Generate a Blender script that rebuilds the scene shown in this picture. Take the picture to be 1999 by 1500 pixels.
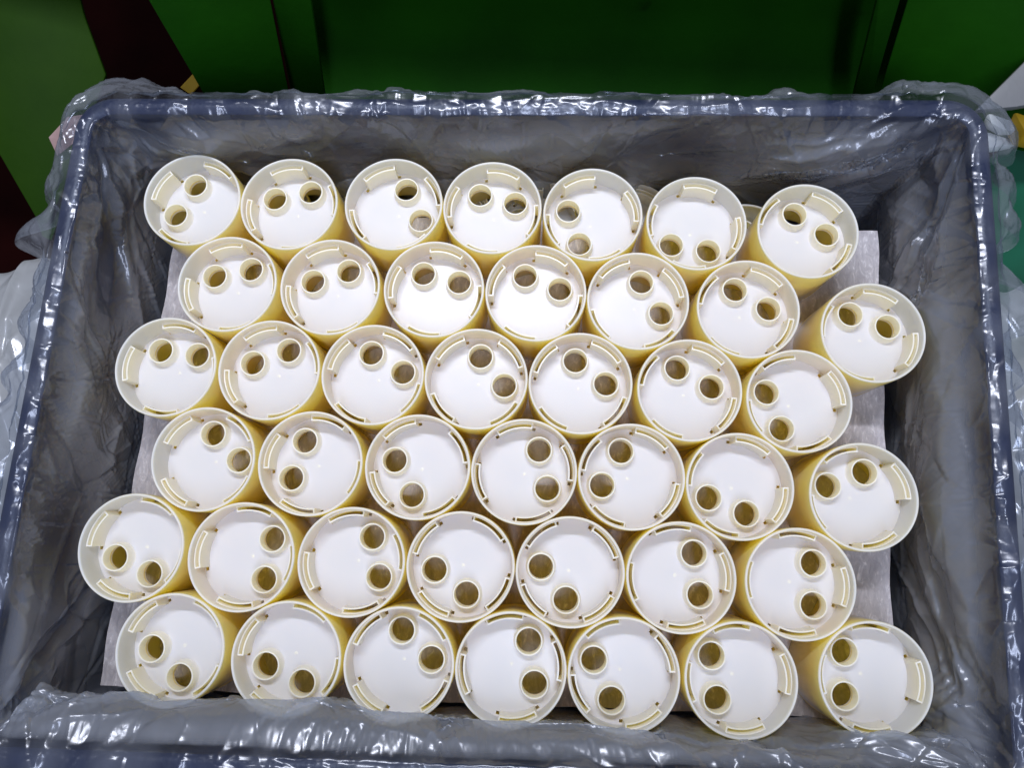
import bpy, bmesh, math, random
import numpy as np
from mathutils import Vector, Matrix
from mathutils.geometry import delaunay_2d_cdt

# ---------------------------------------------------------------- camera, world, lamp, exposure
S = 0.0335                      # metres per cup radius; every coordinate below is in cup radii
for o in list(bpy.data.objects): bpy.data.objects.remove(o)
scene = bpy.context.scene
C = scene.collection
CAM_H = 13.927
CR = Vector((0.99799, 0.05871, -0.02375)); CU = Vector((-0.05279, 0.97836, 0.20005)); CW = Vector((-0.03498, 0.1984, -0.9795))
FPX = 1450.0
cd = bpy.data.cameras.new('camera'); cam = bpy.data.objects.new('camera', cd); C.objects.link(cam)
cam.matrix_world = Matrix(((CR.x, CU.x, -CW.x, 0), (CR.y, CU.y, -CW.y, 0), (CR.z, CU.z, -CW.z, CAM_H * S), (0, 0, 0, 1)))
cd.sensor_width = 36; cd.lens = 36 * FPX / 1999; cd.clip_start = 0.01; cd.clip_end = 50
scene.camera = cam
w = bpy.data.worlds.new('World'); scene.world = w; w.use_nodes = True
w.node_tree.nodes['Background'].inputs[0].default_value = (0.80, 0.90, 1.15, 1)
w.node_tree.nodes['Background'].inputs[1].default_value = 0.21
ld = bpy.data.lights.new('work_lamp', 'AREA'); ld.shape = 'RECTANGLE'; ld.size = 15 * S; ld.size_y = 1.2 * S
ld.energy = 8.3; ld.color = (0.93, 0.97, 1.10)
lamp = bpy.data.objects.new('work_lamp', ld); C.objects.link(lamp); lamp.location = (-2.5 * S, 13.5 * S, 28 * S)
l2 = bpy.data.lights.new('ceiling_lamp', 'AREA'); l2.shape = 'RECTANGLE'; l2.size = 44 * S; l2.size_y = 3 * S; l2.energy = 19.0; l2.color = (0.82, 0.92, 1.20)
lamp2 = bpy.data.objects.new('ceiling_lamp', l2); C.objects.link(lamp2); lamp2.location = (5 * S, -26 * S, 52 * S)
lamp2.rotation_euler = Vector((5 * S, -29 * S, 52 * S)).to_track_quat('Z', 'X').to_euler()
scene.view_settings.view_transform = 'Standard'; scene.view_settings.look = 'None'
scene.view_settings.exposure = 0; scene.view_settings.gamma = 1
scene.render.engine = 'CYCLES'
cy = scene.cycles
cy.max_bounces = 20; cy.diffuse_bounces = 14; cy.glossy_bounces = 4; cy.transmission_bounces = 12; cy.transparent_max_bounces = 16
cy.use_denoising = True; cy.sample_clamp_indirect = 6

# ---------------------------------------------------------------- helpers
def ray(px, py):                # direction of a photograph pixel (1999 x 1500)
    return (CW + CR * ((px - 999.5) / FPX) + CU * ((750 - py) / FPX))
def at_z(px, py, z):
    d = ray(px, py); return Vector((0, 0, CAM_H)) + d * ((z - CAM_H) / d.z)
def at_plane(px, py, p0, n):
    d = ray(px, py); o = Vector((0, 0, CAM_H)); p0 = Vector(p0); n = Vector(n)
    return o + d * ((p0 - o).dot(n) / d.dot(n))

def tag(o, label=None, cat=None, group=None, kind=None):
    if label: o['label'] = label
    if cat: o['category'] = cat
    if group: o['group'] = group
    if kind: o['kind'] = kind
    return o
def empty(name, loc=(0, 0, 0)):
    o = bpy.data.objects.new(name, None); o.location = Vector(loc) * S; o.empty_display_size = 0.01; C.objects.link(o); return o
def mesh_obj(name, verts, faces, mat, parent=None, loc=(0, 0, 0), sharp=35, scale=True):
    m = bpy.data.meshes.new(name)
    k = S if scale else 1
    m.from_pydata([(v[0] * k, v[1] * k, v[2] * k) for v in verts], [], faces)
    bm = bmesh.new(); bm.from_mesh(m); bmesh.ops.recalc_face_normals(bm, faces=bm.faces); bm.to_mesh(m); bm.free()
    m.polygons.foreach_set('use_smooth', [True] * len(m.polygons))
    m.set_sharp_from_angle(angle=math.radians(sharp))
    m.materials.append(mat)
    o = bpy.data.objects.new(name, m); C.objects.link(o); o.location = Vector(loc) * S
    if parent: o.parent = parent
    return o
def slab(name, pts, thick, mat, parent=None, bevel=0.03, into=None):
    """A sheet of real thickness with the outline pts (3D, roughly coplanar)."""
    pts = [Vector(p) for p in pts]
    n = Vector((0, 0, 0))
    for i in range(1, len(pts) - 1): n += (pts[i] - pts[0]).cross(pts[i + 1] - pts[0])
    n.normalize()
    if n.dot(Vector((0, 0, CAM_H)) - pts[0]) < 0: n = -n
    bm = bmesh.new()
    a = [bm.verts.new(p * S) for p in pts]; b = [bm.verts.new((p - n * thick) * S) for p in pts]
    bm.faces.new(a); bm.faces.new(b[::-1])
    for i in range(len(pts)): bm.faces.new((a[i], b[i], b[(i + 1) % len(pts)], a[(i + 1) % len(pts)]))
    bmesh.ops.recalc_face_normals(bm, faces=bm.faces)
    if bevel: bmesh.ops.bevel(bm, geom=bm.edges[:], offset=bevel * S, segments=2, affect='EDGES', profile=0.5)
    m = bpy.data.meshes.new(name); bm.to_mesh(m); bm.free()
    m.polygons.foreach_set('use_smooth', [True] * len(m.polygons)); m.set_sharp_from_angle(angle=math.radians(35))
    m.materials.append(mat); o = bpy.data.objects.new(name, m); C.objects.link(o)
    if parent: o.parent = parent
    return o

# ---------------------------------------------------------------- materials
def newmat(name):
    m = bpy.data.materials.new(name); m.use_nodes = True; m.node_tree.nodes.clear(); return m, m.node_tree.nodes, m.node_tree.links
def noise(N, L, scale, detail=3, rough=0.5, dist=0.0, coord='Object', sc=None):
    tc = N.new('ShaderNodeTexCoord'); t = N.new('ShaderNodeTexNoise')
    t.inputs['Scale'].default_value = scale; t.inputs['Detail'].default_value = detail; t.inputs['Roughness'].default_value = rough
    t.inputs['Distortion'].default_value = dist
    src = tc.outputs[coord]
    if sc:
        mp = N.new('ShaderNodeMapping'); mp.inputs['Scale'].default_value = sc; L.new(src, mp.inputs[0]); src = mp.outputs[0]
    L.new(src, t.inputs[0]); return t
def ramp(N, L, src, stops):
    r = N.new('ShaderNodeValToRGB'); e = r.color_ramp.elements
    while len(e) < len(stops): e.new(0.5)
    for k, (p, c) in enumerate(stops): e[k].position = p; e[k].color = (*c, 1)
    L.new(src, r.inputs[0]); return r
def simple(name, stops, rough=0.5, scale=30, bump=0.0, bscale=200, metallic=0.0, detail=4, spec=0.5):
    m, N, L = newmat(name)
    b = N.new('ShaderNodeBsdfPrincipled'); o = N.new('ShaderNodeOutputMaterial'); L.new(b.outputs[0], o.inputs[0])
    t = noise(N, L, scale, detail); r = ramp(N, L, t.outputs['Fac'], stops); L.new(r.outputs[0], b.inputs['Base Color'])
    b.inputs['Roughness'].default_value = rough; b.inputs['Metallic'].default_value = metallic
    b.inputs['Specular IOR Level'].default_value = spec
    if bump:
        t2 = noise(N, L, bscale, 4); bp = N.new('ShaderNodeBump'); bp.inputs['Strength'].default_value = bump; bp.inputs['Distance'].default_value = 0.001
        L.new(t2.outputs['Fac'], bp.inputs['Height']); L.new(bp.outputs[0], b.inputs['Normal'])
    return m

def plastic_mat(name, dcol, tcol):
    m, N, L = newmat(name)
    dif = N.new('ShaderNodeBsdfDiffuse'); dif.inputs[0].default_value = (*dcol, 1)
    tr = N.new('ShaderNodeBsdfTranslucent'); tr.inputs[0].default_value = (*tcol, 1)
    mx = N.new('ShaderNodeAddShader')
    L.new(dif.outputs[0], mx.inputs[0]); L.new(tr.outputs[0], mx.inputs[1])
    gl = N.new('ShaderNodeBsdfGlossy'); gl.inputs['Roughness'].default_value = 0.30
    fr = N.new('ShaderNodeFresnel'); fr.inputs[0].default_value = 1.36
    t = noise(N, L, 90, 3); bp = N.new('ShaderNodeBump'); bp.inputs['Strength'].default_value = 0.10; bp.inputs['Distance'].default_value = 0.0006
    L.new(t.outputs['Fac'], bp.inputs['Height']); L.new(bp.outputs[0], gl.inputs['Normal'])
    ge = N.new('ShaderNodeNewGeometry'); sb = N.new('ShaderNodeMath'); sb.operation = 'SUBTRACT'; sb.inputs[0].default_value = 1.0; L.new(ge.outputs['Backfacing'], sb.inputs[1])
    mu = N.new('ShaderNodeMath'); mu.operation = 'MULTIPLY'; L.new(fr.outputs[0], mu.inputs[0]); L.new(sb.outputs[0], mu.inputs[1])
    m2 = N.new('ShaderNodeMixShader'); L.new(mu.outputs[0], m2.inputs[0]); L.new(mx.outputs[0], m2.inputs[1]); L.new(gl.outputs[0], m2.inputs[2])
    o = N.new('ShaderNodeOutputMaterial'); L.new(m2.outputs[0], o.inputs[0])
    return m

def film_mat(name, milky=0.30, col=(0.62, 0.66, 0.74), rough=0.20, tcol=(0.84, 0.85, 0.86)):
    m, N, L = newmat(name)
    tp = N.new('ShaderNodeBsdfTransparent'); tp.inputs[0].default_value = (*tcol, 1)
    df = N.new('ShaderNodeBsdfDiffuse'); df.inputs[0].default_value = (*col, 1)
    tl = N.new('ShaderNodeBsdfTranslucent'); tl.inputs[0].default_value = (*col, 1)
    md = N.new('ShaderNodeMixShader'); md.inputs[0].default_value = 0.45; L.new(df.outputs[0], md.inputs[1]); L.new(tl.outputs[0], md.inputs[2])
    t = noise(N, L, 45, 3, 0.55, 0.6)
    mr = N.new('ShaderNodeMapRange'); mr.inputs[1].default_value = 0.3; mr.inputs[2].default_value = 0.7
    mr.inputs[3].default_value = milky * 0.92; mr.inputs[4].default_value = milky * 1.08; L.new(t.outputs['Fac'], mr.inputs[0])
    at = N.new('ShaderNodeAttribute'); at.attribute_name = 'loose'
    mm = N.new('ShaderNodeMath'); mm.operation = 'MULTIPLY'; L.new(mr.outputs[0], mm.inputs[0])
    if name == 'liner_film': L.new(at.outputs['Fac'], mm.inputs[1])
    else: mm.inputs[1].default_value = 1.0
    m1 = N.new('ShaderNodeMixShader'); L.new(mm.outputs[0], m1.inputs[0]); L.new(tp.outputs[0], m1.inputs[1]); L.new(md.outputs[0], m1.inputs[2])
    gl = N.new('ShaderNodeBsdfGlossy'); gl.inputs['Roughness'].default_value = rough; gl.inputs[0].default_value = (0.95, 0.96, 1, 1)
    hts = []
    for sc_, am_ in ((70, 1.0),):
        nz = noise(N, L, sc_ * 0.5, 3, 0.6, 0.5); tc = N.new('ShaderNodeTexCoord'); vm = N.new('ShaderNodeVectorMath'); vm.operation = 'MULTIPLY_ADD'
        L.new(nz.outputs['Color'], vm.inputs[0]); vm.inputs[1].default_value = (0.9 / sc_ * 2,) * 3; L.new(tc.outputs['Object'], vm.inputs[2])
        vo = N.new('ShaderNodeTexVoronoi'); vo.feature = 'F1'; vo.distance = 'CHEBYCHEV'; vo.inputs['Scale'].default_value = sc_; L.new(vm.outputs[0], vo.inputs['Vector'])
        ma = N.new('ShaderNodeMath'); ma.operation = 'MULTIPLY'; ma.inputs[1].default_value = am_; L.new(vo.outputs['Distance'], ma.inputs[0]); hts.append(ma)
    ms = hts[0]
    mk = noise(N, L, 18, 2, 0.5); mkr = N.new('ShaderNodeMapRange'); mkr.inputs[1].default_value = 0.42; mkr.inputs[2].default_value = 0.62; mkr.inputs[3].default_value = 0.08; mkr.inputs[4].default_value = 0.28; L.new(mk.outputs['Fac'], mkr.inputs[0])
    bp = N.new('ShaderNodeBump'); bp.inputs['Distance'].default_value = 0.0022; L.new(mkr.outputs[0], bp.inputs['Strength'])
    L.new(ms.outputs[0], bp.inputs['Height'])
    L.new(bp.outputs[0], gl.inputs['Normal'])
    fr = N.new('ShaderNodeLayerWeight'); fr.inputs[0].default_value = 0.5; L.new(bp.outputs[0], fr.inputs['Normal'])
    fm = N.new('ShaderNodeMath'); fm.operation = 'MULTIPLY_ADD'; fm.inputs[1].default_value = 0.45; fm.inputs[2].default_value = 0.07
    pw = N.new('ShaderNodeMath'); pw.operation = 'POWER'; pw.inputs[1].default_value = 4; L.new(fr.outputs['Facing'], pw.inputs[0]); L.new(pw.outputs[0], fm.inputs[0])
    m2 = N.new('ShaderNodeMixShader'); L.new(fm.outputs[0], m2.inputs[0]); L.new(m1.outputs[0], m2.inputs[1]); L.new(gl.outputs[0], m2.inputs[2])
    o = N.new('ShaderNodeOutputMaterial'); L.new(m2.outputs[0], o.inputs[0])
    return m

M_cup_glow = plastic_mat('cream_plastic_glow', (0.375, 0.380, 0.29), (0.622, 0.520, 0.05))  # yellow glow of light scattered through the plastic, put into the colour
M_cup_lit = plastic_mat('cream_plastic_lit', (0.52, 0.54, 0.61), (0.475, 0.420, 0.15))  # same plastic, coloured whiter where direct light reaches it
M_film = film_mat('liner_film', 0.37, (0.62, 0.64, 0.69), rough=0.24, tcol=(0.80, 0.84, 0.90))
M_film2 = film_mat('heavy_film', 0.75, (0.76, 0.77, 0.76))
M_crate = simple('navy_plastic', [(0.3, (0.012, 0.017, 0.045)), (0.7, (0.022, 0.03, 0.07))], 0.42, 60, 0.3, 400)
M_green = simple('green_paint', [(0.27, (0.002, 0.008, 0.0008)), (0.33, (0.004, 0.034, 0.0008)), (0.7, (0.0062, 0.052, 0.0012))], 0.6, 12, 0.25, 120, spec=0.06)
M_green2 = simple('green_paint_worn', [(0.27, (0.004, 0.010, 0.001)), (0.33, (0.010, 0.033, 0.0015)), (0.7, (0.016, 0.046, 0.002))], 0.6, 14, 0.3, 120, spec=0.06)
M_floor = simple('maroon_floor', [(0.3, (0.008, 0.0012, 0.001)), (0.7, (0.018, 0.0025, 0.002))], 0.7, 9, 0.4, 60, spec=0.03)
M_yellow = simple('yellow_paint', [(0.3, (0.55, 0.33, 0.01)), (0.7, (0.7, 0.42, 0.02))], 0.5, 20)
M_grey = simple('grey_paint', [(0.3, (0.17, 0.17, 0.17)), (0.7, (0.21, 0.21, 0.21))], 0.5, 15, 0.2, 200)
M_white = simple('white_paint', [(0.3, (0.70, 0.70, 0.66)), (0.7, (0.78, 0.78, 0.74))], 0.4, 15)
M_teal = simple('teal_paint', [(0.3, (0.004, 0.075, 0.035)), (0.7, (0.006, 0.10, 0.05))], 0.4, 15)
M_tag = simple('pink_tag', [(0.35, (0.22, 0.13, 0.12)), (0.65, (0.34, 0.22, 0.20))], 0.7, 60)

def foam_mat():
    m, N, L = newmat('grey_foam')
    b = N.new('ShaderNodeBsdfPrincipled'); o = N.new('ShaderNodeOutputMaterial'); L.new(b.outputs[0], o.inputs[0])
    t = noise(N, L, 260, 5, 0.7, 0.8, sc=(1, 0.45, 1)); r = ramp(N, L, t.outputs['Fac'], [(0.36, (0.37, 0.34, 0.35)), (0.56, (0.49, 0.455, 0.46)), (0.70, (0.76, 0.72, 0.72))])
    L.new(r.outputs[0], b.inputs['Base Color']); b.inputs['Roughness'].default_value = 0.55
    bp = N.new('ShaderNodeBump'); bp.inputs['Strength'].default_value = 0.6; bp.inputs['Distance'].default_value = 0.0008
    L.new(t.outputs['Fac'], bp.inputs['Height']); L.new(bp.outputs[0], b.inputs['Normal'])
    return m
M_foam = foam_mat()

# ---------------------------------------------------------------- crate outline (inner edge of its lip)
LIPW = 0.34
XL, XR = -8.95, 7.90
def back_y(x): return 7.80 + 0.0414 * (x + 4.12)
def front_y(x): return -3.90 + 0.0305 * (x + 7.48)
CRN = [Vector((XL, front_y(XL))), Vector((XR, front_y(XR))), Vector((XR, back_y(XR))), Vector((XL, back_y(XL)))]   # ccw from front left
def outline(off=0.0, rad=0.38, n=None, step=None):
    """Closed rounded outline offset outwards by off: list of (x, y, nx, ny), nx,ny pointing out."""
    pts = []
    ins = rad
    k = len(CRN)
    segs = []
    for i in range(k):
        p, q, r_ = CRN[i - 1], CRN[i], CRN[(i + 1) % k]
        d1 = (q - p).normalized(); d2 = (r_ - q).normalized()
        n1 = Vector((d1.y, -d1.x)); n2 = Vector((d2.y, -d2.x))
        c = q - d1 * ins + d2 * ins
        a1 = math.atan2(n1.y, n1.x); a2 = math.atan2(n2.y, n2.x)
        while a2 < a1: a2 += 2 * math.pi
        for j in range(17):
            a = a1 + (a2 - a1) * j / 16
            pts.append((c.x + math.cos(a) * (ins + off), c.y + math.sin(a) * (ins + off), math.cos(a), math.sin(a)))
    A = np.array(pts + pts[:1])
    if n is None: return A[:-1]
    s = np.concatenate([[0], np.cumsum(np.hypot(np.diff(A[:, 0]), np.diff(A[:, 1])))])
    t = np.linspace(0, s[-1], n, endpoint=False)
    B = np.stack([np.interp(t, s, A[:, i]) for i in range(4)], 1)
    B[:, 2:] /= np.hypot(B[:, 2], B[:, 3])[:, None]
    return B, s[-1]

# ---------------------------------------------------------------- ground
GZ = -12.0
bm = bmesh.new()
bmesh.ops.create_grid(bm, x_segments=40, y_segments=40, size=90 * S)
m = bpy.data.meshes.new('floor'); bm.to_mesh(m); bm.free(); m.materials.append(M_floor)
fl = bpy.data.objects.new('floor', m); C.objects.link(fl); fl.location = (0, 0, GZ * S); tag(fl, kind='structure')

# ---------------------------------------------------------------- crate
crate = empty('crate', (0, 2.2, GZ + 0.2))
tag(crate, 'large navy blue plastic crate lined with clear film and holding all the cups', 'crate')
def ring_obj(name, prof, mat, parent, rad=0.38):
    """prof: closed list of (offset outwards, z)."""
    vs = []; fs = []
    base = [outline(o_, rad) for o_, _ in prof]; n = len(base[0]); k = len(prof)
    for i in range(n):
        for j in range(k): vs.append((base[j][i][0], base[j][i][1] - 2.2, prof[j][1] - GZ - 0.2))
    for i in range(n):
        for j in range(k):
            a = i * k + j; b = i * k + (j + 1) % k; c = ((i + 1) % n) * k + (j + 1) % k; d = ((i + 1) % n) * k + j
            fs.append((a, b, c, d))
    return mesh_obj(name, vs, fs, mat, parent)
ring_obj('crate_wall', [(0.02, 0.70), (0.02, GZ + 0.5), (0.14, GZ + 0.5), (0.14, 0.70)], M_crate, crate)
ring_obj('rim', [(0.0, 0.70), (0.0, 0.90), (0.05, 0.96), (0.12, 0.985), (0.22, 0.985), (0.29, 0.96), (0.34, 0.90), (0.34, 0.35), (0.26, 0.35), (0.26, 0.80), (0.15, 0.80), (0.15, 0.70)], M_crate, crate)
ring_obj('base_rib', [(0.14, GZ + 0.9), (0.35, GZ + 0.9), (0.35, GZ + 1.2), (0.14, GZ + 1.2)], M_crate, crate)
ol = outline(0.10)
mesh_obj('crate_floor', [(p[0], p[1] - 2.2, 0.3) for p in ol] + [(p[0], p[1] - 2.2, 0.0) for p in ol],
         [tuple(range(len(ol))), tuple(range(2 * len(ol) - 1, len(ol) - 1, -1))] + [(i, (i + 1) % len(ol), len(ol) + (i + 1) % len(ol), len(ol) + i) for i in range(len(ol))], M_crate, crate)

# ---------------------------------------------------------------- cups
ZF = -0.62; L_CUP = 1.60
def lathe(prof, n=96, c=(0, 0)):
    vs = []; fs = []; k = len(prof)
    for i in range(n):
        a = 2 * math.pi * i / n
        for r, z in prof: vs.append((c[0] + r * math.cos(a), c[1] + r * math.sin(a), z))
    for i in range(n):
        for j in range(k):
            fs.append((i * k + j, ((i + 1) % n) * k + j, ((i + 1) % n) * k + (j + 1) % k, i * k + (j + 1) % k))
    return vs, fs
HR, HA = 0.531, math.radians(45.3)
HOLES = [(HR * math.cos(HA), HR * math.sin(HA)), (HR * math.cos(HA), -HR * math.sin(HA))]
SLOT_R0, SLOT_R1, SLOT_HALF, BR_HALF = 0.865, 0.922, math.radians(26.3), math.radians(22.5)

def floor_plate():
    loops = []
    n = 96; loops.append([(0.955 * math.cos(2 * math.pi * i / n), 0.955 * math.sin(2 * math.pi * i / n)) for i in range(n)])
    for h in HOLES: loops.append([(h[0] + 0.222 * math.cos(2 * math.pi * i / 48), h[1] + 0.222 * math.sin(2 * math.pi * i / 48)) for i in range(48)])
    for s in range(4):
        a0 = s * math.pi / 2; lp = []
        for i in range(15):
            a = a0 - SLOT_HALF + 2 * SLOT_HALF * i / 14; lp.append((SLOT_R0 * math.cos(a), SLOT_R0 * math.sin(a)))
        for i in range(14, -1, -1):
            a = a0 - SLOT_HALF + 2 * SLOT_HALF * i / 14; lp.append((SLOT_R1 * math.cos(a), SLOT_R1 * math.sin(a)))
        loops.append(lp)
    verts = []; edges = []
    for lp in loops:
        b = len(verts); verts += [Vector(p) for p in lp]; edges += [(b + i, b + (i + 1) % len(lp)) for i in range(len(lp))]
    for rr in (0.2, 0.45, 0.7):
        for i in range(24):
            a = 2 * math.pi * i / 24 + 0.05; p = Vector((rr * math.cos(a), rr * math.sin(a)))
            if all((p - Vector(h)).length > 0.26 for h in HOLES): verts.append(p)
    V, E_, F = delaunay_2d_cdt(verts, edges, [], 1, 1e-6)[:3]
    def inside(p):
        r = p.length; a = math.atan2(p.y, p.x)
        if any((p - Vector(h)).length < 0.2219 for h in HOLES): return True
        for s in range(4):
            d = (a - s * math.pi / 2 + math.pi) % (2 * math.pi) - math.pi
            if abs(d) < SLOT_HALF and SLOT_R0 * 0.9985 < r < SLOT_R1: return True
        return r > 0.9549
    F = [f for f in F if not inside((V[f[0]] + V[f[1]] + V[f[2]]) / 3)]
    t = 0.045; nv = len(V)
    vs = [(v.x, v.y, ZF) for v in V] + [(v.x, v.y, ZF - t) for v in V]
    fs = [tuple(f) for f in F] + [tuple(nv + i for i in reversed(f)) for f in F]
    cnt = {}
    for f in F:
        for i in range(3):
            e = (f[i], f[(i + 1) % 3]); k = tuple(sorted(e)); cnt.setdefault(k, []).append(e)
    for k, v in cnt.items():
        if len(v) == 1: a, b = v[0]; fs.append((a, nv + a, nv + b, b))
    return vs, fs

def make_cup():
    root = empty('plastic_cup')
    v, f = lathe([(0.996, -0.035), (0.998, -0.3), (0.990, -L_CUP + 0.01), (0.985, -L_CUP), (0.960, -L_CUP), (0.955, -L_CUP + 0.01), (0.955, ZF - 0.06), (0.948, -0.30), (0.945, -0.035), (0.952, -0.010), (0.966, 0.0), (0.978, 0.0), (0.990, -0.010)])
    wo = mesh_obj('cup_wall', v, f, M_cup_glow, root, sharp=50); wo.data.materials.append(M_cup_lit)
    for p in wo.data.polygons:           # rim and wall above the floor: same plastic, direct light painted paler
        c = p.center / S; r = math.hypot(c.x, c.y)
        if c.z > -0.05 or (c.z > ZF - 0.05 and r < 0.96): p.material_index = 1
    v, f = floor_plate(); fo = mesh_obj('floor_plate', v, f, M_cup_lit, root); fo.data.materials.append(M_cup_glow)
    for p in fo.data.polygons:  # underside takes the yellow scattered-light tone
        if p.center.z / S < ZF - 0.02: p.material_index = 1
    for h in HOLES:
        v, f = lathe([(0.224, ZF - 0.09), (0.224, -0.43), (0.232, -0.404), (0.243, -0.40), (0.256, -0.404), (0.263, -0.43), (0.268, ZF + 0.03), (0.290, ZF + 0.003), (0.27, ZF - 0.02), (0.25, ZF - 0.09)], 56, h)
        mesh_obj('spigot', v, f, M_cup_lit, root, sharp=50)
    v, f = lathe([(0.0005, ZF + 0.004), (0.022, ZF + 0.0035), (0.032, ZF + 0.001), (0.032, ZF - 0.02), (0.0005, ZF - 0.02)], 24)
    mesh_obj('gate_nub', v, f, M_cup_lit, root, sharp=60)
    for s in range(4):
        a0 = s * math.pi / 2; vs = []; fs = []
        path = []                        # U-shaped wall: from the tube wall in, along the arc, back out
        n = 14; rm = 0.851; ro = 0.951; th = 0.014
        zt = -0.19
        # inner line and outer line of the U
        inn = [(ro, -BR_HALF + th * 2.2)] + [(rm + th, -BR_HALF + th * 2.2 + (2 * BR_HALF - th * 4.4) * i / n) for i in range(n + 1)] + [(ro, BR_HALF - th * 2.2)]
        out = [(ro, -BR_HALF)] + [(rm - th, -BR_HALF + 2 * BR_HALF * i / n) for i in range(n + 1)] + [(ro, BR_HALF)]
        k = len(inn)
        for lst, zz in ((out, ZF - 0.02), (out, zt), (inn, zt), (inn, ZF - 0.04)):
            for r, a in lst: vs.append((r * math.cos(a0 + a), r * math.sin(a0 + a), zz))
        for row in range(4):
            for i in range(k - 1):
                a = row * k + i; b = ((row + 1) % 4) * k + i; fs.append((a, a + 1, b + 1, b))
        fs.append((0, k, 2 * k, 3 * k)); fs.append((k - 1, 4 * k - 1, 3 * k - 1, 2 * k - 1))
        # lining of the slot on the wall side
        mesh_obj('bracket', vs, fs, M_cup_lit, root, sharp=40)
        g = []; gf = []
        for i in range(n + 1):
            a = a0 - BR_HALF + th + (2 * BR_HALF - th * 2) * i / n
            for r, zz in ((0.952, ZF - 0.02), (0.952, zt + 0.005), (0.930, zt - 0.002), (0.923, zt - 0.02), (0.923, ZF - 0.02)): g.append((r * math.cos(a), r * math.sin(a), zz))
        for i in range(n):
            for j in range(5): gf.append((i * 5 + j, i * 5 + (j + 1) % 5, (i + 1) * 5 + (j + 1) % 5, (i + 1) * 5 + j))
        mesh_obj('wall_pad', g, gf, M_cup_lit, root, sharp=40)
    return root
def copy_thing(src):
    r = src.copy(); C.objects.link(r)
    for ch in list(src.children):
        c = ch.copy(); C.objects.link(c); c.parent = r
    return r

CUPS = [(-7.25, 6.312, 155), (-5.245, 6.317, 104), (-3.113, 6.416, 28), (-1.109, 6.435, 79), (0.916, 6.385, -160), (2.982, 6.296, -97), (5.177, 6.238, 57),
 (-6.282, 4.556, 104), (-4.215, 4.598, 110), (-2.152, 4.657, 79), (-0.14, 4.681, 71), (1.865, 4.62, 33), (3.998, 4.563, 61), (6.374, 4.21, 73),
 (-7.261, 2.807, 86), (-5.224, 2.854, 113), (-3.199, 2.87, 62), (-1.195, 2.896, 42), (0.809, 2.916, 55), (2.885, 2.894, 63), (4.945, 2.796, -158),
 (-6.268, 1.062, 50), (-4.216, 1.095, 166), (-2.18, 1.145, -149), (-0.176, 1.17, 15), (1.829, 1.19, 153), (3.832, 1.124, -110), (6.088, 1.061, 113),
 (-7.383, -0.652, -110), (-5.302, -0.695, -5), (-3.254, -0.663, 15), (-1.24, -0.625, -123), (0.764, -0.6, -139), (2.773, -0.578, 9), (4.908, -0.567, -1),
 (-6.379, -2.406, -128), (-4.256, -2.413, -110), (-2.22, -2.387, 51), (-0.216, -2.349, 11), (1.788, -2.324, -153), (3.844, -2.272, -172), (6.182, -2.123, 179)]
ROW = ['back row', 'second row from back', 'third row from back', 'third row from front', 'second row from front', 'front row']
POS = ['leftmost', 'second from left', 'third from left', 'middle', 'third from right', 'second from right', 'rightmost']
def facing(a):
    names = ['right', 'upper right', 'top', 'upper left', 'left', 'lower left', 'bottom', 'lower right']
    return names[int(((a - 8 + 22.5) % 360) // 45)]
cup0 = make_cup()
for i, (x, y, a) in enumerate(CUPS):
    c = cup0 if i == 0 else copy_thing(cup0)
    c.location = (x * S, y * S, 0); c.rotation_euler = (0, 0, math.radians(a))
    tag(c, '%s cup in the %s, holes facing %s' % (POS[i % 7], ROW[i // 7], facing(a)), 'plastic cup', 'upright cream plastic cups packed in the crate')
# the layer underneath: only what shows past the back edge of the foam sheet
lower = [(4.45, 6.55, 40), (-6.3, 6.75, 10), (-4.25, 6.8, 70), (-2.2, 6.85, 130), (-0.15, 6.9, 200), (1.9, 6.95, 250)]
LOWL = ['lower layer cup peeking out between the two rightmost cups of the back row',
        'lower layer cup below the gap between the first and second cups of the back row',
        'lower layer cup below the gap between the second and third cups of the back row',
        'lower layer cup below the gap between the third and middle cups of the back row',
        'lower layer cup below the gap right of the middle cup in the back row',
        'lower layer cup below the fifth cup of the back row, mostly hidden']
SH_T = 0.05
for (x, y, a), lb in zip(lower, LOWL):
    c = copy_thing(cup0); c.location = (x * S, y * S, (-L_CUP - SH_T) * S); c.rotation_euler = (0, 0, math.radians(a))
    tag(c, lb, 'plastic cup', 'cream cups of the layer beneath the foam sheet')

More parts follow.
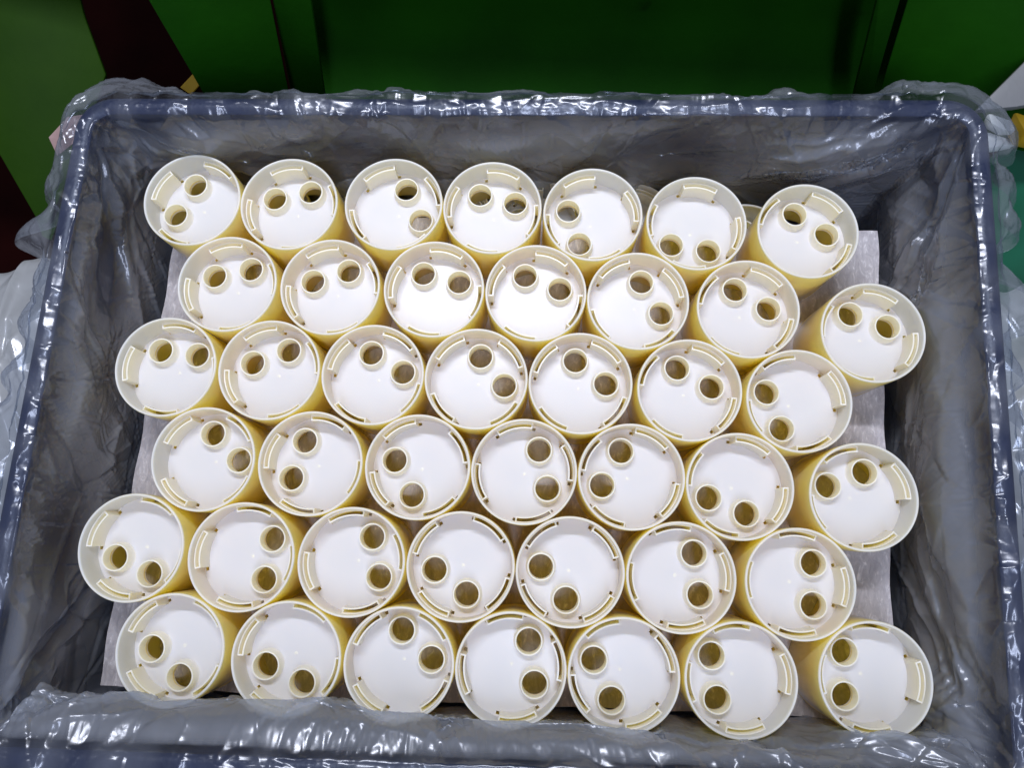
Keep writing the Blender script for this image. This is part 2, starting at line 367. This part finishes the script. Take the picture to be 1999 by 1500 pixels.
# ---------------------------------------------------------------- foam sheets
def sheet(name, corners, z, lab, seed):
    rnd = random.Random(seed); vs = []; fs = []
    nx, ny = 60, 40
    a, b, c, d = [Vector(p) for p in corners]      # front-left, front-right, back-right, back-left
    for lay in (0, 1):
        for j in range(ny + 1):
            for i in range(nx + 1):
                u, v = i / nx, j / ny
                p = (a * (1 - u) + b * u) * (1 - v) + (d * (1 - u) + c * u) * v
                e = min(u, 1 - u, v, 1 - v)
                p = p + Vector((0.02 * math.sin(v * 40 + seed) * (e == 0), 0.02 * math.sin(u * 51 + seed) * (e == 0)))
                vs.append((p.x, p.y, z - lay * SH_T * 0.9))
    k = (nx + 1) * (ny + 1)
    for j in range(ny):
        for i in range(nx):
            q = j * (nx + 1) + i; fs.append((q, q + 1, q + nx + 2, q + nx + 1)); fs.append((k + q, k + q + nx + 1, k + q + nx + 2, k + q + 1))
    bd = [i for i in range(nx + 1)] + [(j) * (nx + 1) + nx for j in range(1, ny + 1)] + [ny * (nx + 1) + i for i in range(nx - 1, -1, -1)] + [j * (nx + 1) for j in range(ny - 1, 0, -1)]
    for i in range(len(bd)): p, q = bd[i], bd[(i + 1) % len(bd)]; fs.append((p, q, k + q, k + p))
    o = mesh_obj(name, vs, fs, M_foam); tag(o, lab, 'foam sheet'); return o
sheet('foam_sheet', [(-8.42, -3.45), (7.24, -3.1), (7.28, 7.0), (-8.32, 6.75)], -L_CUP - 0.003, 'thin grey foam sheet the upper layer of cups stands on', 1)
sheet('foam_sheet', [(-8.50, -3.15), (7.16, -3.1), (7.20, 6.9), (-8.42, 6.72)], -2 * L_CUP - SH_T - 0.01, 'second grey foam sheet lying under the lower layer of cups', 5)

# ---------------------------------------------------------------- liner film: a cloth-like relaxation of a slack sheet over the crate rim
def make_film():
    rng = np.random.RandomState(11)
    NU, NV = 1000, 100
    O, per = outline(0.0, 0.38, NU)
    X, Y, NX, NY = O.T
    su = np.arange(NU) * per / NU
    # side weights
    wb = np.clip(NY, 0, 1) ** 2; wf = np.clip(-NY, 0, 1) ** 2; wl = np.clip(-NX, 0, 1) ** 2; wr = np.clip(NX, 0, 1) ** 2
    def wav(scales, seed):
        r = np.random.RandomState(seed); h = np.zeros(NU)
        for s_, a_ in scales:
            k = max(1, int(round(per / s_)))
            for kk in range(max(1, int(k * 0.7)), int(k * 1.4) + 1):
                h += a_ * r.randn() * np.cos(2 * np.pi * kk * su / per + r.rand() * 6.28) / math.sqrt(max(1, k * 0.7))
        return h
    # profile control points: (inward offset, z), per perimeter position
    FB = np.interp(X, [-9, -6.5, -3, -1.2, 0.2, 2.5, 5, 8], [0.50, 0.56, 0.58, 0.50, 0.24, 0.34, 0.26, 0.20])
    b1 = 0.10 + 0.10 * wav([(7, 1.0)], 1); b2 = 0.16 + 0.12 * wav([(6, 1.0)], 2)
    bulge_mid = np.clip(b2, 0.04, 0.45) + wb * 0.02 + wf * FB + wr * np.clip((6 - Y) / 5, 0.1, 1) * 0.35
    bulge_top = np.clip(b1, 0.10, 0.30 - 0.12 * wb) + wf * FB * 0.6

    flare = 0.30 + 0.22 * wav([(2.6, 1.0), (1.2, 0.5)], 3)
    CW_ = sum(np.exp(-((X - c.x) ** 2 + (Y - c.y) ** 2) / 1.2) for c in CRN)
    fl = np.clip(flare, 0.03, 1) * (0.35 + 0.65 * np.clip(np.abs(NX) + 0.0, 0, 1)) + 0.28 * CW_ + 0.25 * wr * np.clip((2 - Y) / 5, 0, 1) + 0.35 * wl * np.clip((4 - Y) / 4, 0, 1)
    ctl_d = [0.30 + 0 * X, 0.25 + 0 * X, 0.22 + wf * 0.15 + 0.10 * wr, bulge_mid, bulge_mid * 0.9 + 0.02, bulge_top, 0.05 + 0 * X, -0.09 + 0 * X, -0.27 + 0 * X,
             -0.40 - 0.5 * fl, -0.46 - 1.2 * fl, -0.50 - 1.8 * fl]
    ctl_z = [-3.6, -2.4, -1.3, -0.45, 0.10, 0.60, 0.93, 1.02, 1.02, 0.90, 0.52, 0.0]
    ctl_z = [z + 0 * X for z in ctl_z]
    ctl_z[3] = ctl_z[3] + wf * 0.45; ctl_z[4] = ctl_z[4] + wf * 0.27; ctl_z[5] = ctl_z[5] + wf * 0.12
    D = np.stack(ctl_d, 1); Z = np.stack(ctl_z, 1)
    # resample each profile uniformly (average arc length)
    seg = np.hypot(np.diff(D.mean(0)), np.diff(Z.mean(0))); sv = np.concatenate([[0], np.cumsum(seg)]); tv = np.linspace(0, sv[-1], NV)
    Dg = np.empty((NU, NV)); Zg = np.empty((NU, NV))
    for j in range(NV):
        t = tv[j]; k = min(np.searchsorted(sv, t, 'right') - 1, len(sv) - 2); f = (t - sv[k]) / (sv[k + 1] - sv[k])
        k0 = max(k - 1, 0); k3 = min(k + 2, len(sv) - 1)
        def cr(A):     # Catmull-Rom
            return 0.5 * ((2 * A[:, k]) + (-A[:, k0] + A[:, k + 1]) * f + (2 * A[:, k0] - 5 * A[:, k] + 4 * A[:, k + 1] - A[:, k3]) * f * f + (-A[:, k0] + 3 * A[:, k] - 3 * A[:, k + 1] + A[:, k3]) * f ** 3)
        Dg[:, j] = cr(D); Zg[:, j] = cr(Z)
    B = np.stack([X[:, None] - NX[:, None] * Dg, Y[:, None] - NY[:, None] * Dg, Zg], 2)
    # normals of the base
    du = np.roll(B, -1, 0) - np.roll(B, 1, 0); dv = np.gradient(B, axis=1)
    Nn = np.cross(du, dv); Nn /= np.linalg.norm(Nn, axis=2, keepdims=True) + 1e-9
    U, Vv = np.meshgrid(su, tv, indexing='ij')
    lipv = sv[6]; lipe = sv[8]
    # crease field
    h = np.zeros((NU, NV))
    def crease(u0, v0, ang, ln, wd, amp):
        r = ln + 3 * wd
        du_ = (U - u0 + per / 2) % per - per / 2; m_ = (np.abs(du_) < r) & (np.abs(Vv - v0) < r)
        a = du_[m_]; b = (Vv - v0)[m_]; c, s = math.cos(ang), math.sin(ang)
        al = a * c + b * s; ac = -a * s + b * c
        env = np.clip(1 - (al / ln) ** 2, 0, 1) ** 1.5
        h[m_] += amp * env * np.exp(-np.abs(ac) / wd * np.where(ac > 0, 1.0, 0.45))
    for k in range(170):
        v0 = rng.rand() * tv[-1]; crease(rng.rand() * per, v0, rng.rand() * math.pi, 0.3 + 1.3 * rng.rand() ** 2, 0.10 + 0.30 * rng.rand(), rng.randn() * 0.05)
    for k in range(260):        # puckers over the lip
        crease(rng.rand() * per, lipv + 0.3 + rng.randn() * 0.1, math.pi / 2 + rng.randn() * 0.5, 0.3 + 0.5 * rng.rand(), 0.03 + 0.05 * rng.rand(), abs(rng.randn()) * 0.07)
    # long tension folds running down from the rim corners
    cu = [np.argmin((X - c.x) ** 2 + (Y - c.y) ** 2) * per / NU for c in CRN]     # FL, FR, BR, BL
    for base, sgn in ((cu[3], -1), (cu[2], 1), (cu[0], 1), (cu[1], -1), (cu[3], 1), (cu[2], -1), (cu[1], 1), (cu[0], -1)):
        for q in range(5):
            an = math.radians(rng.uniform(18, 55)); ln = rng.uniform(1.4, 3.0)
            u0 = base + sgn * ln * math.cos(an) * 0.9; v0 = lipv - ln * math.sin(an) * 0.85
            crease(u0, v0, math.atan2(-math.sin(an), sgn * math.cos(an)), ln, rng.uniform(0.08, 0.2), rng.choice([-1, 1]) * rng.uniform(0.08, 0.2))
    lipmask = np.exp(-((Vv - (lipv + lipe) / 2) / 0.22) ** 4)
    h *= 1 - 0.30 * lipmask
    P = B + Nn * h[..., None] * 1.0
    # rest lengths: flat sheet with a few per cent of slack
    slack = 1.022 + 0.012 * np.sin(U * 0.9 + 2 * np.sin(U * 0.31)) * (1 - lipmask)
    def rest(A, axis, sh):
        return np.linalg.norm(np.roll(A, -sh, 0) - A, axis=2) if axis == 0 else np.linalg.norm(A[:, sh:] - A[:, :-sh], axis=2)
    ru = rest(B, 0, 1) * slack; rv = rest(B, 1, 1) * slack[:, :-1]
    ru3 = rest(B, 0, 4) * slack; rv3 = rest(B, 1, 4) * slack[:, :-4]
    rd1 = np.linalg.norm(np.roll(B, -1, 0)[:, 1:] - B[:, :-1], axis=2) * slack[:, :-1]
    rd2 = np.linalg.norm(np.roll(B, -1, 0)[:, :-1] - B[:, 1:], axis=2) * slack[:, :-1]
    W = np.ones((NU, NV, 1)); W[:, 0] = 0
    keep = (0.004 + 0.05 * lipmask)[..., None]
    keep = np.maximum(keep, 0.0)
    outer = [c for c in CUPS]
    def sat(a, b, r, k):
        d = b - a; l = np.sqrt((d * d).sum(-1)) + 1e-9; c = (k * 0.5 * (l - r) / l)[..., None] * d
        return c
    def sol(P):
        for par in (0, 1):
            i = np.arange(par, NU, 2); j = (i + 1) % NU
            c = sat(P[i], P[j], ru[i], 0.9); P[i] += c; P[j] -= c
            a = P[:, par:-1:2]; b = P[:, par + 1::2]; n_ = min(a.shape[1], b.shape[1])
            c = sat(a[:, :n_], b[:, :n_], rv[:, par::2][:, :n_], 0.9); P[:, par:-1:2][:, :n_] += c; P[:, par + 1::2][:, :n_] -= c
            i = np.arange(par, NU, 2); j = (i + 1) % NU
            c = sat(P[i][:, :-1], P[j][:, 1:], rd1[i], 0.45); P[i, :-1] += c; P[j, 1:] -= c
            c = sat(P[i][:, 1:], P[j][:, :-1], rd2[i], 0.45); P[i, 1:] += c; P[j, :-1] -= c
        # bending: keep points four apart nearly straight
        Q = np.roll(P, -4, 0); c = sat(P, Q, ru3, 0.10); c[np.linalg.norm(Q - P, axis=2) > ru3] = 0; P += c * .5; P -= np.roll(c, 4, 0) * .5
        c = sat(P[:, :-4], P[:, 4:], rv3, 0.10); P[:, :-4] += c * .5; P[:, 4:] -= c * .5
    for it in range(70):
        sol(P)
        P += (B - P) * keep
        P[:, 0] = B[:, 0]
        # crate wall: stay inside it below the lip, above the lip top, outside it on the skirt
        dd = (P[..., 0] - X[:, None]) * NX[:, None] + (P[..., 1] - Y[:, None]) * NY[:, None]
        inn = (Vv < lipv); pen = np.where(inn, np.maximum(dd + 0.02, 0), 0)
        skirt = (Vv > lipe); pen += np.where(skirt, np.minimum(dd - LIPW - 0.03, 0), 0)
        P[..., 0] -= NX[:, None] * pen; P[..., 1] -= NY[:, None] * pen
        lp = ~inn & ~skirt; P[..., 2] = np.where(lp, np.maximum(P[..., 2], 0.975), P[..., 2])
        for cx, cy_, _ in outer:
            ex = P[..., 0] - cx; ey = P[..., 1] - cy_; r = np.sqrt(ex * ex + ey * ey) + 1e-9
            hit = (r < 1.02) & (P[..., 2] < 0.04)
            if hit.any():
                up = hit & (P[..., 2] > -0.30) & (r < 0.93); side = hit & ~up
                P[..., 2][up] = 0.04
                f = (1.02 / r[side]); P[..., 0][side] = cx + ex[side] * f; P[..., 1][side] = cy_ + ey[side] * f
    dd = (P[..., 0] - X[:, None]) * NX[:, None] + (P[..., 1] - Y[:, None]) * NY[:, None]
    gap = np.where(Vv < lipv, -dd, np.where(Vv > lipe, dd - LIPW, P[..., 2] - 0.97))
    X2 = outline(0.0, 0.38, NU * 2)[0].T
    def refine(P, tv, lo, per):
        def up_u(A): B_ = np.empty((A.shape[0] * 2,) + A.shape[1:]); B_[0::2] = A; B_[1::2] = (9 * (A + np.roll(A, -1, 0)) - np.roll(A, 1, 0) - np.roll(A, -2, 0)) / 16; return B_
        def up_v(A):
            B_ = np.empty((A.shape[0], A.shape[1] * 2 - 1) + A.shape[2:]); B_[:, 0::2] = A; m_ = (A[:, 1:] + A[:, :-1]) / 2
            m_[:, 1:-1] = (9 * (A[:, 1:-2] + A[:, 2:-1]) - A[:, :-3] - A[:, 3:]) / 16; B_[:, 1::2] = m_; return B_
        t2 = np.linspace(0, tv[-1], 2 * len(tv) - 1)
        return up_v(up_u(P)), t2, None, up_v(up_u(lo))
    for _ in range(14): gap = (gap + np.roll(gap, 1, 0) + np.roll(gap, -1, 0)) / 3
    loose = 0.10 + 1.1 * np.clip((gap - 0.03) / 0.22, 0, 1)
    # finer grid, then crisp creases laid into the relaxed sheet
    P, tv2, U2, loose = refine(P, tv, loose, per)
    NU2, NV2 = P.shape[:2]; Vv2 = np.broadcast_to(tv2[None, :], (NU2, NV2))
    du = np.roll(P, -1, 0) - np.roll(P, 1, 0); dv = np.gradient(P, axis=1)
    Nn = np.cross(du, dv); Nn /= np.linalg.norm(Nn, axis=2, keepdims=True) + 1e-9
    h2 = np.zeros((NU2, NV2)); su2 = np.arange(NU2) * per / NU2
    def crease2(u0, v0, ang, ln, wd, amp, skew=0.4):
        r = ln + 2.5 * wd; c, s = math.cos(ang), math.sin(ang)
        ru_ = abs(c) * ln + 4 * wd; rv_ = abs(s) * ln + 4 * wd
        i0 = int((u0 - ru_) / per * NU2); i1 = int((u0 + ru_) / per * NU2) + 1
        j0 = max(0, np.searchsorted(tv2, v0 - rv_)); j1 = min(NV2, np.searchsorted(tv2, v0 + rv_))
        if j1 <= j0: return
        ii = np.arange(i0, i1); a = (ii * per / NU2 - u0)[:, None]; b = (tv2[j0:j1] - v0)[None, :]
        al = a * c + b * s; ac = -a * s + b * c + 0.06 * wd / 0.1 * np.sin(al * 5 + u0)
        env = np.clip(1 - (al / ln) ** 2, 0, 1) ** 1.2
        h2[ii % NU2, j0:j1] += amp * env * np.exp(-np.abs(ac) / wd * np.where(ac > 0, 1.0, skew))
    Lr = np.random.RandomState(23)
    # clusters of crumples, with calmer stretches of film between them
    for cl in range(55):
        uc = Lr.rand() * per; vc = Lr.uniform(0.8, tv[-1]); sz = Lr.uniform(0.4, 1.5); pa = Lr.rand() * math.pi
        for k in range(9):
            crease2(uc + Lr.randn() * sz, vc + Lr.randn() * sz * 0.7, pa + Lr.randn() * 0.7, Lr.uniform(0.15, 0.9), Lr.uniform(0.025, 0.10), Lr.choice([-1, 1]) * Lr.uniform(0.010, 0.035))
    for k in range(230):         # long soft-to-crisp folds
        crease2(Lr.rand() * per, Lr.uniform(1.0, lipv + 0.2), Lr.choice([1, -1]) * Lr.uniform(0.3, 1.4), Lr.uniform(0.8, 3.0), Lr.uniform(0.03, 0.13), Lr.choice([-1, 1]) * Lr.uniform(0.025, 0.08), 0.12)
    for k in range(150):         # gathered puckers across the lip
        crease2(Lr.rand() * per, (lipv + lipe) / 2 + Lr.randn() * 0.10, math.pi / 2 + Lr.randn() * 0.6, Lr.uniform(0.12, 0.45), Lr.uniform(0.018, 0.05), Lr.uniform(0.012, 0.040) * Lr.choice([1, 1, -0.5]))
    for k in range(240):         # pleats running along the lip
        crease2(Lr.rand() * per, (lipv + lipe) / 2 + Lr.randn() * 0.12, Lr.randn() * 0.18, Lr.uniform(0.3, 1.3), Lr.uniform(0.015, 0.04), Lr.uniform(0.010, 0.030))
    for k in range(260):         # crisp crumples in the hanging skirt
        crease2(Lr.rand() * per, lipe + Lr.uniform(0.1, 1.4), Lr.uniform(0, 3.14), Lr.uniform(0.2, 1.1), Lr.uniform(0.02, 0.09), Lr.choice([-1, 1]) * Lr.uniform(0.015, 0.06))
    for base, sgn_ in ((cu[3], -1), (cu[2], 1), (cu[0], 1), (cu[1], -1), (cu[3], 1), (cu[2], -1), (cu[1], 1), (cu[0], -1)):
        for q in range(8):       # tension folds fanning out of each corner
            an = math.radians(Lr.uniform(12, 60)); ln = Lr.uniform(1.2, 3.2)
            crease2(base + sgn_ * (ln * math.cos(an) * 0.9 + 0.1), lipv - 0.05 - ln * math.sin(an) * 0.8, math.atan2(-math.sin(an), sgn_ * math.cos(an)), ln, Lr.uniform(0.03, 0.11), Lr.choice([-1, 1, 1]) * Lr.uniform(0.03, 0.10), 0.22)
    for k in range(420):         # hairline creases
        crease2(Lr.rand() * per, Lr.uniform(1.0, tv[-1]), Lr.uniform(0, 3.14), Lr.uniform(0.2, 1.3), Lr.uniform(0.012, 0.035), Lr.choice([-1, 1]) * Lr.uniform(0.006, 0.020))
    for k in range(160):         # short pulls just under the lip
        crease2(Lr.rand() * per, lipv - Lr.uniform(0.0, 0.35), math.pi / 2 + Lr.randn() * 0.5, Lr.uniform(0.2, 0.6), Lr.uniform(0.02, 0.07), Lr.choice([-1, 1]) * Lr.uniform(0.02, 0.05))
    for cc in cu:                # bunched film at the four corners
        for k in range(60):
            crease2(cc + Lr.randn() * 0.7, lipv + Lr.uniform(-1.5, 1.6), Lr.choice([1, -1]) * Lr.uniform(0.4, 1.5), Lr.uniform(0.2, 1.0), Lr.uniform(0.02, 0.08), Lr.choice([-1, 1]) * Lr.uniform(0.02, 0.07))
    sgn = 1.0 if (Nn[:, 5] * np.stack([X2[2], X2[3], 0 * X2[2]], 1)).sum() < 0 else -1.0     # normals point inwards and up
    P = P + Nn * (h2 * sgn)[..., None]
    onlip = (Vv2 > lipv) & (Vv2 < lipe); P[..., 2] = np.where(onlip, np.maximum(P[..., 2], 0.99), P[..., 2])
    dd = (P[..., 0] - X2[0][:, None]) * X2[2][:, None] + (P[..., 1] - X2[1][:, None]) * X2[3][:, None]
    pen = np.where(Vv2 < lipv, np.maximum(dd + 0.008, 0), 0)
    P[..., 0] -= X2[2][:, None] * pen; P[..., 1] -= X2[3][:, None] * pen
    for cx, cy_, _ in outer:
        ex = P[..., 0] - cx; ey = P[..., 1] - cy_; r = np.sqrt(ex * ex + ey * ey) + 1e-9
        up = (r < 1.005) & (P[..., 2] < 0.012) & (P[..., 2] > -0.25)
        P[..., 2][up] = 0.012
    skirt2 = Vv2 > lipe + 0.05
    loose = np.where(skirt2, np.minimum(loose, 0.62), loose)
    patch = sum(np.cos(2 * np.pi * q * su2 / per + q * 1.7) for q in (7, 13, 22, 31, 47, 64)) / 3.0
    loose = np.where((Vv2 > lipv - 0.1) & (Vv2 < lipe + 0.1), np.clip(0.16 + 0.26 * patch[:, None], 0.06, 0.5), loose)
    return P, loose
P, LOOSE = make_film()
np_v = (P.reshape(-1, 3) * S).astype(np.float32)
NU, NV = P.shape[:2]
I, J = np.meshgrid(np.arange(NU), np.arange(NV - 1), indexing='ij')
a = I * NV + J; b = ((I + 1) % NU) * NV + J
F = np.stack([a, b, b + 1, a + 1], -1).reshape(-1, 4).astype(np.int32)
m = bpy.data.meshes.new('liner_bag')
m.vertices.add(len(np_v)); m.vertices.foreach_set('co', np_v.ravel())
m.loops.add(F.size); m.loops.foreach_set('vertex_index', F.ravel())
m.polygons.add(len(F)); m.polygons.foreach_set('loop_start', np.arange(len(F), dtype=np.int32) * 4)
m.polygons.foreach_set('use_smooth', [True] * len(F))
m.update(calc_edges=True); m.validate(); m.materials.append(M_film)
att = m.attributes.new('loose', 'FLOAT', 'POINT'); att.data.foreach_set('value', LOOSE.ravel().astype(np.float32))
bag = bpy.data.objects.new('liner_bag', m); C.objects.link(bag)
tag(bag, 'clear crumpled plastic film bag lining the crate and folded over its rim', 'plastic bag')

# ---------------------------------------------------------------- the green machine behind
# (pixel corners are turned into points on real planes standing behind the crate)
mach = empty('green_machine', (0, 11, GZ))
tag(mach, 'dark green painted steel machine behind the crate with recessed panel', 'machine')
def loc_pts(pts): return [Vector(p) - Vector((0, 11, GZ)) for p in pts]
def vpanel(name, px, p0, n, mat, thick=0.15, parent=mach, bev=0.03):
    pts = [at_plane(x, y, p0, n) for x, y in px]
    o = slab(name, pts, thick, mat, None, bev); 
    if parent: o.parent = parent; o.matrix_parent_inverse = Matrix.Translation(-parent.location)
    return o
# curved back sheet: vertical above, sweeping forward at its foot
prof = [(12.2, 9), (12.15, 4), (12.1, 1), (12.0, -0.3), (11.85, -1.1), (11.6, -1.8), (11.2, -2.4), (10.6, -2.9), (9.8, -3.2)]
vs = []; fs = []
nx = 24
for i in range(nx + 1):
    x = -6.6 + (15.2) * i / nx
    for y, z in prof: vs.append((x, y, z))
k = len(prof)
for i in range(nx + 1):
    x = -6.6 + (15.2) * i / nx
    for y, z in prof: vs.append((x, y + 0.15, z - 0.15))
n1 = (nx + 1) * k
for i in range(nx):
    for j in range(k - 1):
        q = i * k + j; fs.append((q, q + k, q + k + 1, q + 1)); fs.append((n1 + q, n1 + q + 1, n1 + q + k + 1, n1 + q + k))
for i in range(nx): fs.append((i * k, n1 + i * k, n1 + (i + 1) * k, (i + 1) * k)); e = i * k + k - 1; fs.append((e, e + k, n1 + e + k, n1 + e))
for j in range(k - 1): fs.append((j, j + 1, n1 + j + 1, n1 + j)); e = nx * k + j; fs.append((e, n1 + e, n1 + e + 1, e + 1))
mesh_obj('back_sheet', [(x, y - 11, z - GZ) for x, y, z in vs], fs, M_green, mach)
vpanel('side_flange', [(520, -60), (598, -60), (640, 230), (578, 230)], (0, 10.3, 0), (0, -1, 0.15), M_green)
vpanel('side_panel', [(255, -60), (516, -60), (574, 230), (425, 230)], (-5, 10.2, 0), (0.45, -1, 0.25), M_green)
vpanel('side_flange', [(1765, -60), (1712, 0), (1655, 230), (1690, 230), (1770, -60)][1:4] + [(1775, -60), (1722, -60)], (0, 10.4, 0), (0, -1, 0.15), M_green)
vpanel('side_panel', [(1790, -60), (2150, -60), (2150, 330), (1702, 230)], (8, 10.6, 0), (-0.35, -1, 0.35), M_green)

hv = [(-16, 11.95, 8), (16, 11.95, 8), (16, 20, 8), (-16, 20, 8)]  # unseen overhang, added to keep lamp light off the recess
under0 = slab('shade_overhang', [(x, y, 9.5) for x, y, z in hv], 1.6, M_green, None, 0.1)
under0.parent = mach; under0.matrix_parent_inverse = Matrix.Translation(-mach.location)
leg = empty('green_leg_plate', (-9, 11, GZ))
tag(leg, 'bright green painted steel plate standing left of the crate', 'steel plate')
def under(o, parent): o.parent = parent; o.matrix_parent_inverse = Matrix.Translation(-parent.location); return o
pl = [at_plane(x, y, (-11, 8, -2), (0.35, -0.35, 1)) for x, y in [(-120, -90), (135, -90), (165, 30), (207, 145), (160, 290), (95, 436), (78, 440), (-20, 270), (-120, 60)]]
under(slab('plate', pl, 0.2, M_green2, None, 0.05), leg)
pl = [at_plane(x, y, (-11, 8, -2.25), (0.35, -0.35, 1)) for x, y in [(150, 330), (100, 470), (82, 462), (60, 400)]]
under(slab('lower_lip', pl, 0.12, M_green2, None, 0.03), leg)

# yellow line on the floor
pts = [at_z(x, y, GZ + 0.1) for x, y in [(352, 170), (384, 136), (402, 150), (372, 184)]]
o = slab('floor_marking', pts, 0.05, M_yellow, None, 0.0); tag(o, 'short piece of yellow line painted on the dark red floor', 'floor marking')
o = slab('paper_tag', [at_plane(x, y, (-9.6, 6.8, -1.0), (0.2, -0.2, 1)) for x, y in [(95, 268), (132, 228), (170, 222), (165, 262), (112, 304)]], 0.02, M_tag, None, 0.0)
tag(o, 'small pinkish paper tag sticking out behind the film left of the crate', 'paper tag')

# things at the right edge
g = slab('grey_panel', [at_plane(x, y, (10.5, 9.0, 0.3), (-0.1, -0.15, 1)) for x, y in [(1905, 215), (2010, 110), (2090, 60), (2090, 190), (1985, 208), (1945, 212)]], 0.2, M_grey, None, 0.04)
tag(g, 'sloping pale grey panel at the right edge behind the crate corner', 'panel')
br = empty('white_bracket', at_z(1975, 245, -1.4)); tag(br, 'white bracket with rounded underside beside the top right crate corner', 'bracket')
under(slab('bracket_arm', [at_z(x, y, -1.1) for x, y in [(1925, 205), (1979, 210), (2005, 254), (1962, 254), (1935, 240)]], 0.25, M_white, None, 0.06), br)
under(slab('bracket_side', [at_z(x, y, -1.5) for x, y in [(1925, 238), (1962, 256), (2020, 258), (2020, 272), (1965, 284), (1925, 290)]], 0.3, M_white, None, 0.08), br)
yb = slab('yellow_block', [at_z(x, y, -0.9) for x, y in [(1977, 212), (2010, 188), (2060, 190), (2060, 275), (2004, 262)]], 0.5, M_yellow, None, 0.05)
tag(yb, 'yellow block resting on the white bracket at the right edge', 'block')
tb = empty('teal_drum', (12.6, 6.6, GZ)); tag(tb, 'dark teal green drum standing right of the crate', 'drum')
v, f = lathe([(0.01, 9.6), (3.35, 9.6), (3.45, 9.75), (3.55, 9.75), (3.6, 9.6), (3.5, 9.4), (3.5, 0.1), (3.4, 0), (0.01, 0)], 64); mesh_obj('drum_body', v, f, M_teal, tb)

# ---------------------------------------------------------------- spare film heaped outside the crate, left and right
def heap(name, cx, cy, sx, sy, z0, hgt, seed, lab, rotz=0.0):
    rng = np.random.RandomState(seed); n = 150
    u = np.linspace(-1, 1, n); Ux, Uy = np.meshgrid(u, u, indexing='ij')
    r = np.maximum(np.abs(Ux), np.abs(Uy))
    hh = hgt * np.clip(1 - r ** 3, 0, 1) ** 0.8
    for k in range(160):
        a = rng.rand() * math.pi; c, s = math.cos(a), math.sin(a); x0, y0 = rng.uniform(-1, 1, 2)
        ac = -(Ux - x0) * s + (Uy - y0) * c; al = (Ux - x0) * c + (Uy - y0) * s; ln = rng.uniform(0.2, 0.9)
        hh += rng.randn() * 0.16 * np.clip(1 - (al / ln) ** 2, 0, 1) ** 1.5 * np.exp(-np.abs(ac) / rng.uniform(0.03, 0.14))
    ox = 0.12 * np.sin(3 * Uy + seed) + 0.06 * np.sin(9 * Uy); oy = 0.12 * np.sin(4 * Ux) + 0.05 * np.sin(11 * Ux + 1)
    Xx = (Ux * (1 + ox * 0.3)) * sx; Yy = (Uy * (1 + oy * 0.3)) * sy
    c, s = math.cos(rotz), math.sin(rotz)
    vs = np.stack([Xx * c - Yy * s, Xx * s + Yy * c, hh], -1).reshape(-1, 3)
    fs = [(i * n + j, (i + 1) * n + j, (i + 1) * n + j + 1, i * n + j + 1) for i in range(n - 1) for j in range(n - 1)]
    o = mesh_obj(name, vs.tolist(), fs, M_film2, None, (cx, cy, z0), sharp=180)
    tag(o, lab, 'plastic sheet'); return o
heap('plastic_sheet', -11.6, 0.4, 2.3, 5.0, -1.9, 1.0, 3, 'pale bluish plastic sheet bunched up outside the left wall of the crate', 0.05)
heap('plastic_sheet', 10.4, 1.6, 1.9, 4.4, -1.8, 1.0, 8, 'pale plastic sheet bunched up outside the right wall of the crate', -0.03)
